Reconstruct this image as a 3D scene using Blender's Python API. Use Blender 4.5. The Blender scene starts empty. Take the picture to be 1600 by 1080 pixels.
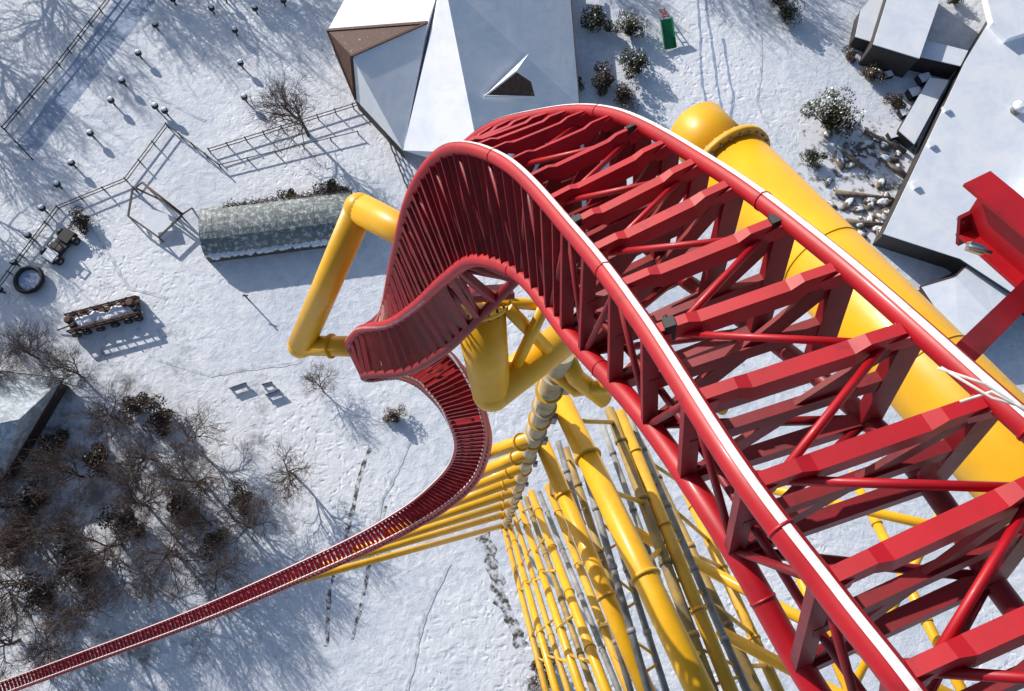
import bpy, math, random, bisect
from mathutils import Vector, Matrix
F=1200.0; H=125.0
NX,NY=768.0,890.0
dn=Vector(((NX-800)/F,(540-NY)/F,-1)).normalized()
Zc=-dn
Xc=(Vector((1,0,0))-Zc*Zc.x).normalized()
Yc=Zc.cross(Xc)
R=Matrix((Xc,Yc,Zc))
CAM=Vector((0,0,H))
def P(px,py,d):
    return CAM+R@Vector(((px-800)/F*d,(540-py)/F*d,-d))
def G(px,py,z=0.0):
    r=R@Vector(((px-800)/F,(540-py)/F,-1))
    return CAM+r*((z-H)/r.z)
sc=bpy.context.scene
col=sc.collection
# ---------------- materials
def newmat(name):
    m=bpy.data.materials.new(name); m.use_nodes=True
    nt=m.node_tree; b=nt.nodes['Principled BSDF']
    return m,nt,b
def mat(name,c,rough=.6,var=.25,scale=3.0,c2=None,bump=0.0,coat=0.0,metal=0.0,detail=6,thr=None,dust=None):
    m,nt,b=newmat(name)
    tc=nt.nodes.new('ShaderNodeTexCoord')
    n=nt.nodes.new('ShaderNodeTexNoise'); n.inputs['Scale'].default_value=scale; n.inputs['Detail'].default_value=detail; n.inputs['Roughness'].default_value=.62
    nt.links.new(tc.outputs['Object'],n.inputs['Vector'])
    rp=nt.nodes.new('ShaderNodeValToRGB')
    e=rp.color_ramp.elements
    if c2 is None: c2=tuple(x*(1-var) for x in c)
    lo,hi=thr if thr else (.3,.7)
    e[0].position=lo; e[0].color=(*c2,1); e[1].position=hi; e[1].color=(*c,1)
    nt.links.new(n.outputs['Fac'],rp.inputs['Fac'])
    out=rp.outputs['Color']
    if dust:
        n2=nt.nodes.new('ShaderNodeTexNoise'); n2.inputs['Scale'].default_value=dust[1]; n2.inputs['Detail'].default_value=8; n2.inputs['Roughness'].default_value=.75
        nt.links.new(tc.outputs['Object'],n2.inputs['Vector'])
        mr=nt.nodes.new('ShaderNodeMapRange'); mr.inputs['From Min'].default_value=dust[2]; mr.inputs['From Max'].default_value=dust[2]+.1; mr.inputs['To Max'].default_value=dust[3]
        nt.links.new(n2.outputs['Fac'],mr.inputs['Value'])
        mx=nt.nodes.new('ShaderNodeMix'); mx.data_type='RGBA'; nt.links.new(mr.outputs[0],mx.inputs['Factor']); nt.links.new(out,mx.inputs['A']); mx.inputs['B'].default_value=(*dust[0],1)
        out=mx.outputs['Result']
        rr=nt.nodes.new('ShaderNodeMapRange'); rr.inputs['To Min'].default_value=rough-.08; rr.inputs['To Max'].default_value=rough+.14
        nt.links.new(n2.outputs['Fac'],rr.inputs['Value']); nt.links.new(rr.outputs[0],b.inputs['Roughness'])
    nt.links.new(out,b.inputs['Base Color'])
    if not dust: b.inputs['Roughness'].default_value=rough
    b.inputs['Metallic'].default_value=metal
    b.inputs['Coat Weight'].default_value=coat
    b.inputs['Coat Roughness'].default_value=.15
    if bump:
        bp=nt.nodes.new('ShaderNodeBump'); bp.inputs['Strength'].default_value=bump; bp.inputs['Distance'].default_value=.05
        nt.links.new(n.outputs['Fac'],bp.inputs['Height']); nt.links.new(bp.outputs['Normal'],b.inputs['Normal'])
    return m
RED=mat('red paint',(.46,.002,.011),.46,.3,1.3,coat=.08,dust=((.20,.002,.008),4.0,.56,.6))
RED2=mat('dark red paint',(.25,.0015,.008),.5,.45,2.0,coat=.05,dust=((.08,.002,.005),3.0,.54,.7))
STRIP=mat('worn rail tread',(.88,.86,.86),.5,.2,9,c2=(.62,.52,.52),thr=(.25,.5))
WORN=mat('frosted red edge',(.50,.30,.32),.6,.3,5,c2=(.30,.10,.11))
YEL=mat('yellow paint',(.86,.44,.004),.42,.22,.9,coat=.2,dust=((.52,.25,.02),1.6,.60,.5))
YEL2=mat('weathered yellow paint',(.78,.42,.015),.5,.3,1.2,c2=(.48,.27,.04),dust=((.25,.18,.08),1.2,.58,.6))
PALE=mat('frosted yellow paint',(.66,.60,.48),.6,.3,1.1,c2=(.50,.33,.10),dust=((.22,.17,.10),.9,.55,.8))
GREY=mat('galvanised steel',(.34,.34,.34),.6,.5,1.0,c2=(.10,.095,.08))
OCHRE=mat('dirty ochre steel',(.48,.30,.06),.6,.5,.8,c2=(.15,.115,.07))
BLACK=mat('black rubber',(.02,.02,.022),.6,.3,5)
STEEL=mat('bolt steel',(.45,.45,.46),.35,.3,9,metal=.8)
CABLE=mat('pale rope',(.70,.68,.64),.7,.2,20)
BARK=mat('bark',(.11,.085,.07),.9,.4,4)
TWIG=mat('twigs',(.17,.12,.10),.9,.4,4)
LEAF=mat('shrub foliage',(.07,.075,.035),.8,.5,2,c2=(.035,.032,.018))
LEAFB=mat('brown shrub foliage',(.13,.075,.045),.8,.5,2,c2=(.05,.035,.02))
WOOD=mat('brown wood',(.12,.05,.035),.7,.4,2,c2=(.05,.025,.018),dust=((.6,.62,.66),1.2,.60,.8))
WALL=mat('brown wall',(.06,.05,.048),.8,.4,1)
DARK=mat('dark trim',(.03,.03,.035),.7,.3,2)
GREYWOOD=mat('weathered fence wood',(.14,.12,.11),.85,.4,3)
SLATE=mat('frosted slate',(.48,.53,.58),.8,.4,.5,c2=(.28,.33,.36),dust=((.72,.76,.82),.8,.48,.8))
GLASS=mat('greenhouse roof',(.22,.25,.245),.6,.3,.35,c2=(.11,.13,.125),bump=.1,dust=((.66,.70,.74),1.3,.50,.75))
GREEN=mat('green plastic',(.02,.22,.09),.4,.3,2)
STONE=mat('tan rock',(.36,.27,.19),.85,.5,1.5,c2=(.10,.08,.065),bump=.5)
REDB=mat('red enamel',(.35,.03,.03),.5,.3,2)
DIRT=mat('dirt',(.74,.77,.82),.9,.3,1.0,c2=(.09,.075,.065),thr=(.42,.58),bump=.5,detail=10)
TRK=mat('tyre tracks',(.80,.83,.88),.9,.3,.9,c2=(.45,.47,.53),thr=(.38,.60),bump=.5,detail=10)
def snowmat(name,wood=False,c=(.86,.88,.93),bs=.6,fine=1.0,dist=.5,dk=.74):
    m,nt,b=newmat(name); L=nt.links.new; N=nt.nodes.new
    tc=N('ShaderNodeTexCoord')
    def noise(s,d=8,r=.6,dis=0):
        n=N('ShaderNodeTexNoise'); n.inputs['Scale'].default_value=s; n.inputs['Detail'].default_value=d; n.inputs['Roughness'].default_value=r; n.inputs['Distortion'].default_value=dis; L(tc.outputs['Object'],n.inputs['Vector']); return n.outputs['Fac']
    def ma(a,k,b_):
        x=N('ShaderNodeMath'); x.operation='MULTIPLY_ADD'; L(a,x.inputs[0]); x.inputs[1].default_value=k
        if isinstance(b_,float): x.inputs[2].default_value=b_
        else: L(b_,x.inputs[2])
        return x.outputs[0]
    n1=noise(.55*fine,10,.68,.4); nb=noise(.035,5,.55); nm=noise(.14,6,.6,.8)
    v=N('ShaderNodeTexVoronoi'); v.inputs['Scale'].default_value=.75*fine
    wp=N('ShaderNodeVectorMath'); wp.operation='ADD'
    nv=N('ShaderNodeTexNoise'); nv.inputs['Scale'].default_value=.3; L(tc.outputs['Object'],nv.inputs['Vector'])
    sv=N('ShaderNodeVectorMath'); sv.operation='SCALE'; sv.inputs['Scale'].default_value=4; L(nv.outputs['Color'],sv.inputs[0])
    L(tc.outputs['Object'],wp.inputs[0]); L(sv.outputs[0],wp.inputs[1]); L(wp.outputs[0],v.inputs['Vector'])
    vr=N('ShaderNodeMapRange'); vr.inputs['From Max'].default_value=.42; L(v.outputs['Distance'],vr.inputs['Value'])
    fm=N('ShaderNodeMapRange'); fm.inputs['From Min'].default_value=.46; fm.inputs['From Max'].default_value=.60; L(nb,fm.inputs['Value'])
    fp=N('ShaderNodeMath'); fp.operation='MULTIPLY'; L(vr.outputs[0],fp.inputs[0]); L(fm.outputs[0],fp.inputs[1])
    h=ma(fp.outputs[0],.45,n1); h=ma(nm,.5,h)
    bp=N('ShaderNodeBump'); bp.inputs['Strength'].default_value=bs; bp.inputs['Distance'].default_value=dist
    L(h,bp.inputs['Height']); L(bp.outputs['Normal'],b.inputs['Normal'])
    rp=N('ShaderNodeValToRGB'); e=rp.color_ramp.elements
    e[0].position=.38; e[0].color=(c[0]*dk,c[1]*(dk+.04),c[2]*(dk+.10),1); e[1].position=.56; e[1].color=(*c,1)
    mixn=ma(nb,.5,ma(n1,.5,0.0)) if wood else n1
    L(mixn,rp.inputs['Fac'])
    out=rp.outputs['Color']
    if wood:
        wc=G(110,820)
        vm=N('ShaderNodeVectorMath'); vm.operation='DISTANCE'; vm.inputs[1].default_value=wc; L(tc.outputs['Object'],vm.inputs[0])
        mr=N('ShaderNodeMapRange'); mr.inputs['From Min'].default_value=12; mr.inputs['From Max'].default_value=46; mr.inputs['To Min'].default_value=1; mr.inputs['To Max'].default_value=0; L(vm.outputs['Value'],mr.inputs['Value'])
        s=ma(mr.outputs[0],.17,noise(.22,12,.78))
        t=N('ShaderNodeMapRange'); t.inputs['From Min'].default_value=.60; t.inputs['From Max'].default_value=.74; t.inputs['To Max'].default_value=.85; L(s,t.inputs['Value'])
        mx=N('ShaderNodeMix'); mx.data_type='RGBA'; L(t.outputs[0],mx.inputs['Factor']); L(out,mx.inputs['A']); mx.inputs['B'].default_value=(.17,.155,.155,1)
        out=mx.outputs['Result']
        # sparse dry grass tips poking through the open snow
        g1=N('ShaderNodeMapRange'); g1.inputs['From Min'].default_value=.66; g1.inputs['From Max'].default_value=.72; g1.inputs['To Max'].default_value=.55; L(noise(.9,8,.8,1.0),g1.inputs['Value'])
        m2=N('ShaderNodeMix'); m2.data_type='RGBA'; L(g1.outputs[0],m2.inputs['Factor']); L(out,m2.inputs['A']); m2.inputs['B'].default_value=(.26,.24,.24,1)
        out=m2.outputs['Result']
    L(out,b.inputs['Base Color']); b.inputs['Roughness'].default_value=.8
    return m
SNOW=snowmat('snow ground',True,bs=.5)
RSNOW=snowmat('roof snow',False,(.85,.87,.92),.2,.30,.3,.86)
PACK_SHADE=snowmat('packed snow and shade blue',False,(.38,.46,.62),.4,1)  # blue of the painted shade band, shared with trodden snow
# ---------------- mesh builder
ORG={}
class MB:
    def __init__(s): s.v=[]; s.f=[]; s.sm=[]
    def face(s,pts,smooth=False):
        i=len(s.v); s.v+= [Vector(p) for p in pts]; s.f.append(tuple(range(i,i+len(pts)))); s.sm.append(smooth)
    def tube(s,pts,r,n=10,caps=True,up=None):
        pts=[Vector(p) for p in pts]
        rs=r if isinstance(r,(list,tuple)) else [r]*len(pts)
        t0=(pts[1]-pts[0]).normalized()
        u=Vector((0,0,1)) if abs(t0.z)<.9 else Vector((1,0,0))
        u=(u-t0*u.dot(t0)).normalized()
        base=len(s.v)
        for k,p in enumerate(pts):
            if k==0: t=t0
            elif k==len(pts)-1: t=(pts[k]-pts[k-1]).normalized()
            else:
                t=((pts[k+1]-pts[k]).normalized()+(pts[k]-pts[k-1]).normalized()).normalized()
            u=(u-t*u.dot(t)).normalized(); w=t.cross(u)
            for j in range(n):
                a=2*math.pi*j/n
                s.v.append(p+(u*math.cos(a)+w*math.sin(a))*rs[k])
        for k in range(len(pts)-1):
            for j in range(n):
                a=base+k*n+j; b=base+k*n+(j+1)%n
                s.f.append((a,b,b+n,a+n)); s.sm.append(n>4)
        if caps:
            s.f.append(tuple(base+j for j in range(n))[::-1]); s.sm.append(False)
            e=base+(len(pts)-1)*n
            s.f.append(tuple(e+j for j in range(n))); s.sm.append(False)
    def sweep(s,pts,ups,w,h):
        base=len(s.v); m=len(pts)
        if not isinstance(w,(list,tuple)): w=[w]*m
        if not isinstance(h,(list,tuple)): h=[h]*m
        for k,p in enumerate(pts):
            a=pts[max(k-1,0)]; b=pts[min(k+1,m-1)]
            t=(b-a).normalized(); u=ups[k] if isinstance(ups,list) else ups
            u=(u-t*u.dot(t)).normalized(); x=t.cross(u)
            for sx,su in ((-1,-1),(1,-1),(1,1),(-1,1)):
                s.v.append(p+x*(sx*w[k]/2)+u*(su*h[k]/2))
        for k in range(m-1):
            for j in range(4):
                a=base+k*4+j; b=base+k*4+(j+1)%4
                s.f.append((a,b,b+4,a+4)); s.sm.append(False)
        s.f.append((base+3,base+2,base+1,base)); s.sm.append(False)
        e=base+(m-1)*4; s.f.append((e,e+1,e+2,e+3)); s.sm.append(False)
    def box(s,c,x,y,z):
        c=Vector(c); x,y,z=Vector(x),Vector(y),Vector(z)
        i=len(s.v)
        for a,b,d in ((-1,-1,-1),(1,-1,-1),(1,1,-1),(-1,1,-1),(-1,-1,1),(1,-1,1),(1,1,1),(-1,1,1)):
            s.v.append(c+x*a+y*b+z*d)
        for q in ((3,2,1,0),(4,5,6,7),(0,1,5,4),(1,2,6,5),(2,3,7,6),(3,0,4,7)):
            s.f.append(tuple(i+k for k in q)); s.sm.append(False)
    def blob(s,c,r,rng,nu=8,nv=6,rough=.2,sz=1.0):
        c=Vector(c); i=len(s.v)
        s.v.append(c+Vector((0,0,r*sz)))
        for a in range(1,nv):
            for b in range(nu):
                th=math.pi*a/nv; ph=2*math.pi*b/nu; q=r*(1+rng.uniform(-rough,rough))
                s.v.append(c+Vector((math.sin(th)*math.cos(ph)*q,math.sin(th)*math.sin(ph)*q,math.cos(th)*q*sz)))
        s.v.append(c-Vector((0,0,r*sz))); last=len(s.v)-1
        for b in range(nu):
            s.f.append((i,i+1+b,i+1+(b+1)%nu)); s.sm.append(False)
            s.f.append((last,i+1+(nv-2)*nu+(b+1)%nu,i+1+(nv-2)*nu+b)); s.sm.append(False)
        for a in range(nv-2):
            for b in range(nu):
                p=i+1+a*nu; s.f.append((p+b,p+nu+b,p+nu+(b+1)%nu,p+(b+1)%nu)); s.sm.append(True)
    def build(s,name,m,parent=None,loc=None):
        o0=ORG[parent.name] if parent else (Vector(loc) if loc is not None else Vector((0,0,0)))
        me=bpy.data.meshes.new(name)
        me.from_pydata([tuple(v-o0) for v in s.v],[],s.f); me.update()
        me.polygons.foreach_set('use_smooth',s.sm)
        me.materials.append(m)
        o=bpy.data.objects.new(name,me); col.objects.link(o)
        if parent: o.parent=parent
        else: o.location=o0
        ORG[o.name]=o0
        return o
def thing(name,label,cat,loc,group=None):
    o=bpy.data.objects.new(name,None); col.objects.link(o); o.location=loc; ORG[o.name]=Vector(loc)
    o['label']=label; o['category']=cat
    if group:o['group']=group
    o.empty_display_size=.5
    return o
def tag(o,label,cat,group=None):
    o['label']=label;o['category']=cat
    if group:o['group']=group
    return o
def dup(root,loc,rz=0,s=1.0,label=None,group=None):
    r=root.copy(); col.objects.link(r); r.location=loc; r.rotation_euler=(0,0,rz); r.scale=(s,s,s)
    if label:r['label']=label
    if group:r['group']=group
    for ch in list(root.children):
        c=ch.copy(); col.objects.link(c); c.parent=r
        for g in list(ch.children):
            d=g.copy(); col.objects.link(d); d.parent=c
    return r
# ---------------- coaster track
S=[ # A, B, C, D  (pixel x, pixel y, depth)
 ((2180,1300,3.9),(1700,1530,3.9),(1740,1760,4.9),None),
 ((2010,1080,4.2),(1560,1290,4.2),(1560,1470,5.3),None),
 ((1850,900,4.5),(1425,1090,4.5),(1400,1260,5.7),None),
 ((1690,745,4.9),(1300,930,4.9),(1265,1065,6.1),None),
 ((1530,600,5.4),(1150,730,5.5),(1130,832,6.6),None),
 ((1295,395,6.6),(1000,500,6.9),(1000,645,7.8),None),
 ((1115,262,8.0),(900,370,8.2),(895,530,9.2),None),
 ((960,180,9.9),(790,255,10),(815,432,10.6),None),
 ((845,180,11.4),(700,235,11.3),(745,406,11.8),(850,400,12.6)),
 ((745,214,13.1),(645,300,12.6),(700,432,12.9),(745,500,13.9)),
 ((665,305,15.2),(618,400,14.5),(650,478,14.6),(694,548,15)),
 ((640,400,17.6),(605,465,16.5),(608,506,16.3),(635,580,16.7)),
 ((645,530,19.6),(598,500,18.6),(560,518,18),(574,586,18.3)),
 ((640,575,20.6),(610,520,20.6),(556,548,20),(578,592,20)),
 ((622,585,23),(672,535,23),(665,548,24.4),(628,590,24.4)),
 ((658,602,26),(716,568,26),None,None),
 ((697,650,30),(751,640,30),None,None),
 ((712,702,36),(757,700,36),None,None),
 ((686,747,43),(726,763,43),None,None),
 ((620,800,52),(644,821,52),None,None),
 ((509,860,62),(519,882,62),None,None),
 ((301,953,78),(307,972,78),None,None),
 ((101,1029,90),(106,1046,90),None,None),
 ((-62,1090,97),(-56,1107,97),None,None),
 ((-350,1207,102),(-345,1225,102),None,None)]
ST=[]
for a,b,c,d in S:
    A=P(*a);B=P(*b)
    if c is None:
        k=26.0/a[2]
        c=(b[0]+8*k,b[1]+10*k,b[2]+1.2); d=(a[0]+8*k,a[1]+10*k,a[2]+1.2)
    C=P(*c)
    D=P(*d) if d else C+(A-B)*.95
    ST.append((A,B,C,D))
def cr(p0,p1,p2,p3,t):
    return .5*((2*p1)+(p2-p0)*t+(2*p0-5*p1+4*p2-p3)*t*t+(3*p1-p0-3*p2+p3)*t**3)
def ev(u,k):
    n=len(ST); u=max(0,min(u,n-1-1e-6)); i=int(u); t=u-i
    q=[ST[max(0,min(n-1,j))][k] for j in (i-1,i,i+1,i+2)]
    return cr(*q,t)
NS=24
US=[i/NS for i in range((len(ST)-1)*NS+1)]
SM=[[ev(u,k) for u in US] for k in range(4)]
mid=[(SM[0][i]+SM[1][i]+SM[2][i]+SM[3][i])/4 for i in range(len(US))]
arc=[0]
for i in range(1,len(US)): arc.append(arc[-1]+(mid[i]-mid[i-1]).length)
def at_arc(s):
    i=min(max(bisect.bisect_right(arc,s)-1,0),len(arc)-2)
    t=(s-arc[i])/(arc[i+1]-arc[i]); return US[i]+(US[i+1]-US[i])*t
base=G(-350,1225)
track=thing('coaster_track','red steel coaster track curling over the top and dropping away to the lower left','roller coaster track',base)
def upv(i):
    a,b,c,d=(SM[k][i] for k in range(4))
    return ((a+b)-(c+d)).normalized()
for k,(nm,r) in enumerate((('rail',.095),('rail',.098),('lower_chord',.11),('lower_chord',.095))):
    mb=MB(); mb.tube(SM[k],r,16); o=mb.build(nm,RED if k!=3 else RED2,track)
    st=MB(); n=5
    if k==3: continue
    b0=len(st.v)
    for i,p in enumerate(SM[k]):
        t=(SM[k][min(i+1,len(US)-1)]-SM[k][max(i-1,0)]).normalized()
        u=upv(i)
        if k<2:
            other=SM[1-k][i]; out=(p-other).normalized()
            u=(u*1.0+(-out*.02 if k==0 else -out*.1))
            wd=.66
        else:
            u=u*-1+ (SM[2][i]-SM[3][i]).normalized()*.8; wd=.4
        u=(u-t*u.dot(t)).normalized(); w=t.cross(u)
        for j in range(n):
            a=(j/(n-1)-.5)*wd
            st.v.append(p+(u*math.cos(a)+w*math.sin(a))*(r+.004))
    for i in range(len(US)-1):
        if k==2 and US[i]<9.6: continue
        for j in range(n-1):
            q=b0+i*n+j; st.f.append((q,q+1,q+1+n,q+n)); st.sm.append(True)
    st.build('running_surface' if k<2 else 'frosted_edge',STRIP if k<2 else WORN,o)
tot=arc[-1]
ties=[];s=.25
s_cr=arc[7*NS]; s_c0=arc[int(5.6*NS)]; s_far=arc[16*NS]
while s<tot-.5:
    ties.append(at_arc(s))
    s+=.80 if s<s_c0 else (.60 if s<s_cr else (.46 if s<s_far else .72))
FR=[[ev(u,k) for k in range(4)] for u in ties]
FARM={}
cnt={}
def emit(name,mbfun,m,cap=95):
    if cnt.get(name,0)<cap:
        mb=MB(); mbfun(mb); mb.build(name,m,track); cnt[name]=cnt.get(name,0)+1
    else:
        if name not in FARM: FARM[name]=(MB(),m)
        mbfun(FARM[name][0])
for i,(A,B,C,D) in enumerate(FR):
    u_=ties[i]
    up=((A+B)-(C+D)).normalized(); ax=(A-B).normalized(); g=(A-B).length
    near=u_<9; far=u_>15
    def tie(mb):
        if near:
            dr=-up
            fr=[(0.05,.03),(.20,.03),(.27,.075),(.73,.075),(.80,.03),(.95,.03)]
            pts=[B+ax*g*f+dr*z for f,z in fr]
            mb.sweep(pts,up,[.11,.11,.14,.14,.11,.11],[.14,.15,.17,.17,.15,.14])
            for q,sg in ((B,1),(A,-1)):
                mb.sweep([q+ax*sg*.02-up*.04,q+ax*sg*.20-up*.09],up,[.19,.11],[.14,.12])
        else: mb.sweep([B,A],up,.20 if far else .10,.14)
    emit('cross_tie',tie,RED)
    sane=(A-D).length<2.2
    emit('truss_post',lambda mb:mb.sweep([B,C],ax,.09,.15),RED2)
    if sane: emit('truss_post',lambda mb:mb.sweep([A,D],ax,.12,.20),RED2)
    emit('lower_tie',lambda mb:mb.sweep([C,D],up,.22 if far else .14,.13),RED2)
    if near and sane:
        emit('inner_brace',lambda mb:mb.sweep([A-up*.14-ax*.1,C+ax*.05],up,.05,.16),RED2)
        emit('mid_tie',lambda mb:mb.sweep([(B+C)/2,(A+D)/2],up,.10,.14),RED2)
    if i+1<len(FR):
        A2,B2,C2,D2=FR[i+1]
        if i%2==0: q=[B+ax*.12*g-up*.1,A2-ax*.12*g-up*.1]
        else: q=[A-ax*.12*g-up*.1,B2+ax*.12*g-up*.1]
        if not near or u_>6 or i%2==0 or True: emit('diagonal_brace',lambda mb:mb.tube(q,.036,8),RED)
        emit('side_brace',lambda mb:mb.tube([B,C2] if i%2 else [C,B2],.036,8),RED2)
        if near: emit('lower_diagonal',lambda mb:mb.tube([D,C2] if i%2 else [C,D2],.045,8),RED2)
        if 6.0<u_<12:
            Bm,Cm=(B+B2)/2,(C+C2)/2
            emit('crest_post',lambda mb:mb.sweep([Bm,Cm],ax,.05,.12),RED2)
for nm,(mb,m) in FARM.items():
    o=mb.build(nm,m,track); o['kind']='stuff'
for u_ in (3.55,5.55,7.2):
    for k in (0,1,2):
        p=ev(u_,k); t=(ev(u_+.02,k)-ev(u_-.02,k)).normalized(); rr_=(.095,.098,.11)[k]
        mb=MB(); mb.tube([p-t*.012,p+t*.012],rr_+.007,18)
        mb.build('section_joint',RED,track)
mb=MB()
tr_=[SM[1][i]*.35+SM[2][i]*.65+(SM[0][i]-SM[1][i]).normalized()*.12 for i in range(0,11*NS)]
mb.tube(tr_,.04,8); mb.build('cable_conduit',RED2,track)
for i,f in ((9,.06),(7,.93),(6,.10),(11,.9)):
    A,B,C,D=FR[i]; up=((A+B)-(C+D)).normalized(); p=B+(A-B)*f-up*.02; ax=(A-B).normalized(); t=up.cross(ax)
    mb=MB(); mb.box(p,ax*.05,t*.06,up*.09); mb.tube([p+up*.05+t*.05,p+up*.05+t*.12],.022,8); mb.build('sensor_clamp',BLACK,track)
# ---------------- yellow supports
def ring(mb,c,ax,r,t=.06,n=24):
    mb.tube([c-ax*t,c+ax*t],r,n)
beam=thing('support_beam','thick yellow tubular beam with flanged end running under the right side of the near track','support beam',P(1163,283,13))
mb=MB(); q0=P(1140,258,13.3);q1=P(1545,681,10);dd=(q1-q0).normalized()
mb.tube([q0,q1,q1+dd*5],.66,40); mb.build('pipe',YEL,beam)
mb=MB(); q2=q0-dd*1.1; mb.tube([q2-dd*.15,q2,q0-dd*.1],[.40,.56,.56],36); mb.build('end_cap',YEL,beam)
mb=MB(); ring(mb,q0,dd,.77,.06,40); fl=mb.build('flange',YEL2,beam)
mb=MB()
for a in range(24):
    u=dd.orthogonal().normalized(); w=dd.cross(u); an=a*math.pi/12
    c=q0+(u*math.cos(an)+w*math.sin(an))*.715; mb.tube([c-dd*.11,c+dd*.11],.022,6)
mb.build('bolt_ring',GREY,fl)
for f in (.42,.8):
    mb=MB(); c=q0+(q1-q0)*f; ring(mb,c,dd,.668,.015,40); mb.build('weld_band',YEL,beam)
br=thing('support_bracket','yellow tube bracket bent out to the left of the twisting track above the snow','support bracket',P(470,540,20))
b0,b1,b2,b3=P(690,392,16.2),P(562,326,17),P(470,540,20.2),P(585,542,19.6)
for a,b,r in ((b0,b1,.35),(b1,b2,.34),(b2,b3,.27)):
    mb=MB(); mb.tube([a,b],r,22); mb.build('tube',YEL,br)
for c,r in ((b1,.355),(b2,.345)):
    mb=MB(); mb.blob(c,r,random.Random(1),20,12,0); mb.build('elbow',YEL,br)
d_=(b3-b2).normalized(); mb=MB(); ring(mb,b2+d_*.9,d_,.33,.03); mb.build('flange',YEL2,br)
arm=thing('elbow_support','fat yellow elbow support bolted beneath the crest of the track','support column',P(765,615,21))
e0,e1,e2=P(748,478,17.2),P(768,614,18.4),P(905,510,19.5)
mb=MB(); mb.tube([e0,e1],[.60,.46],30); mb.build('tube',YEL,arm)
mb=MB(); mb.tube([e1,e2],[.46,.46],30); mb.build('tube',YEL,arm)
mb=MB(); mb.blob(e1,.465,random.Random(1),24,14,0); mb.build('elbow',YEL,arm)
for a,b,r in (((790,478,17),(855,545,18.6),.16),((850,480,17),(800,585,18.6),.14),((760,470,17),(880,480,17.5),.13),((700,470,17),(800,462,17),.10)):
    mb=MB(); mb.tube([P(*a),P(*b)],r,14); mb.build('brace',YEL,arm)
dd2=(e1-e0).normalized()
mb=MB(); ring(mb,e0,dd2,.70,.045); fl=mb.build('flange',YEL2,arm)
mb=MB()
for a in range(18):
    u=dd2.orthogonal().normalized(); w=dd2.cross(u); an=a*math.pi/9
    c=e0+(u*math.cos(an)+w*math.sin(an))*.65; mb.tube([c-dd2*.12,c+dd2*.10],.03,6)
mb.build('bolt_ring',BLACK,fl)
mb=MB(); mb.sweep([P(692,462,15.6),P(800,455,15.9)],dd2,.5,.12); mb.build('mounting_plate',RED2,arm)
# tower
ctop=P(878,548,21); cb=Vector((ctop.x,ctop.y,0))
tower=thing('support_tower','tall yellow lattice support tower of tubular columns and struts standing beneath the track','tower',cb)
mb=MB(); mb.tube([cb,ctop],.38,22); c_=mb.build('column',PALE,tower)
z=ctop.z-2.2; kk=0
while z>2:
    mb=MB(); ring(mb,Vector((cb.x,cb.y,z)),Vector((0,0,1)),.48,.05,20); mb.build('flange',YEL2 if kk%2 else PALE,c_)
    if kk%2==0:
        mb=MB(); mb.box((cb.x+.45,cb.y-.25,z-1.2),(.1,0,0),(0,.1,0),(0,0,.6)); mb.build('ladder_box',GREY,c_)
    z-=2.6 if z>90 else 5.2; kk+=1
mb=MB(); mb.tube([P(885,560,22),P(900,590,22.4),P(945,625,23)],.28,14); mb.build('brace',YEL,tower)
mb=MB(); mb.tube([P(858,575,22.6),P(900,610,23),P(960,600,22)],.22,14); mb.build('brace',YEL,tower)
def colz(py):
    f=(NY-py)/(NY-548.0); return (NX+(878-NX)*f, py, 21/f)
for py,tx,ty,td,r in ((684,740,716,40,.34),(706,722,752,44,.33),(728,690,778,48,.34),(748,650,806,52,.34),(768,600,834,57,.34),(786,548,862,61,.33),(802,500,886,65,.33),(820,450,912,69,.34)):
    a=P(*colz(py)); b=P(tx,ty,td)
    mb=MB(); mb.tube([a,b],r,12); s_=mb.build('strut',YEL,tower)
    mb=MB(); u=(b-a).normalized()
    ring(mb,a+u*1.2,u,r*1.3,.06,14); mb.build('flange',YEL2,s_)
FAN=[ # far end, near end, radius, material, name, flanges
 ((874,622,30),(1185,1270,20),.43,YEL,'column',3),
 ((846,690,38),(1060,1200,30),.38,YEL,'column',3),
 ((893,660,34),(1030,1140,28),.15,GREY,'service_column',5),
 ((908,665,35),(1060,1140,29),.14,GREY,'service_column',5),
 ((872,690,40),(1006,1150,33),.15,GREY,'service_column',5),
 ((884,700,42),(1032,1150,35),.20,OCHRE,'service_column',4),
 ((952,640,34),(1150,1180,25),.22,OCHRE,'service_column',5),
 ((968,645,34),(1182,1180,25),.26,YEL2,'column',4),
 ((984,655,35),(1210,1180,26),.15,GREY,'service_column',5),
 ((998,690,38),(1232,1180,29),.24,OCHRE,'service_column',4),
 ((940,660,37),(1128,1180,28),.14,GREY,'service_column',5),
 ((830,770,70),(985,1180,40),.34,YEL,'column',5),
 ((822,778,76),(962,1180,46),.24,OCHRE,'service_column',5),
 ((812,788,86),(934,1160,52),.36,YEL,'column',4),
 ((802,800,92),(912,1160,58),.28,YEL2,'column',4),
 ((795,815,100),(886,1140,64),.38,YEL,'column',4),
 ((788,826,108),(866,1130,76),.36,YEL2,'column',4),
 ((843,770,62),(1003,1170,38),.18,GREY,'service_column',5),
 ((856,760,56),(1018,1170,36),.26,YEL2,'column',4),
 ((1060,740,42),(1262,1180,32),.26,YEL2,'column',4),
 ((1180,740,44),(1400,1250,32),.26,YEL,'column',3),
 ((1330,740,44),(1590,1250,32),.26,YEL,'column',3),
]
fanp=[]
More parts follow.
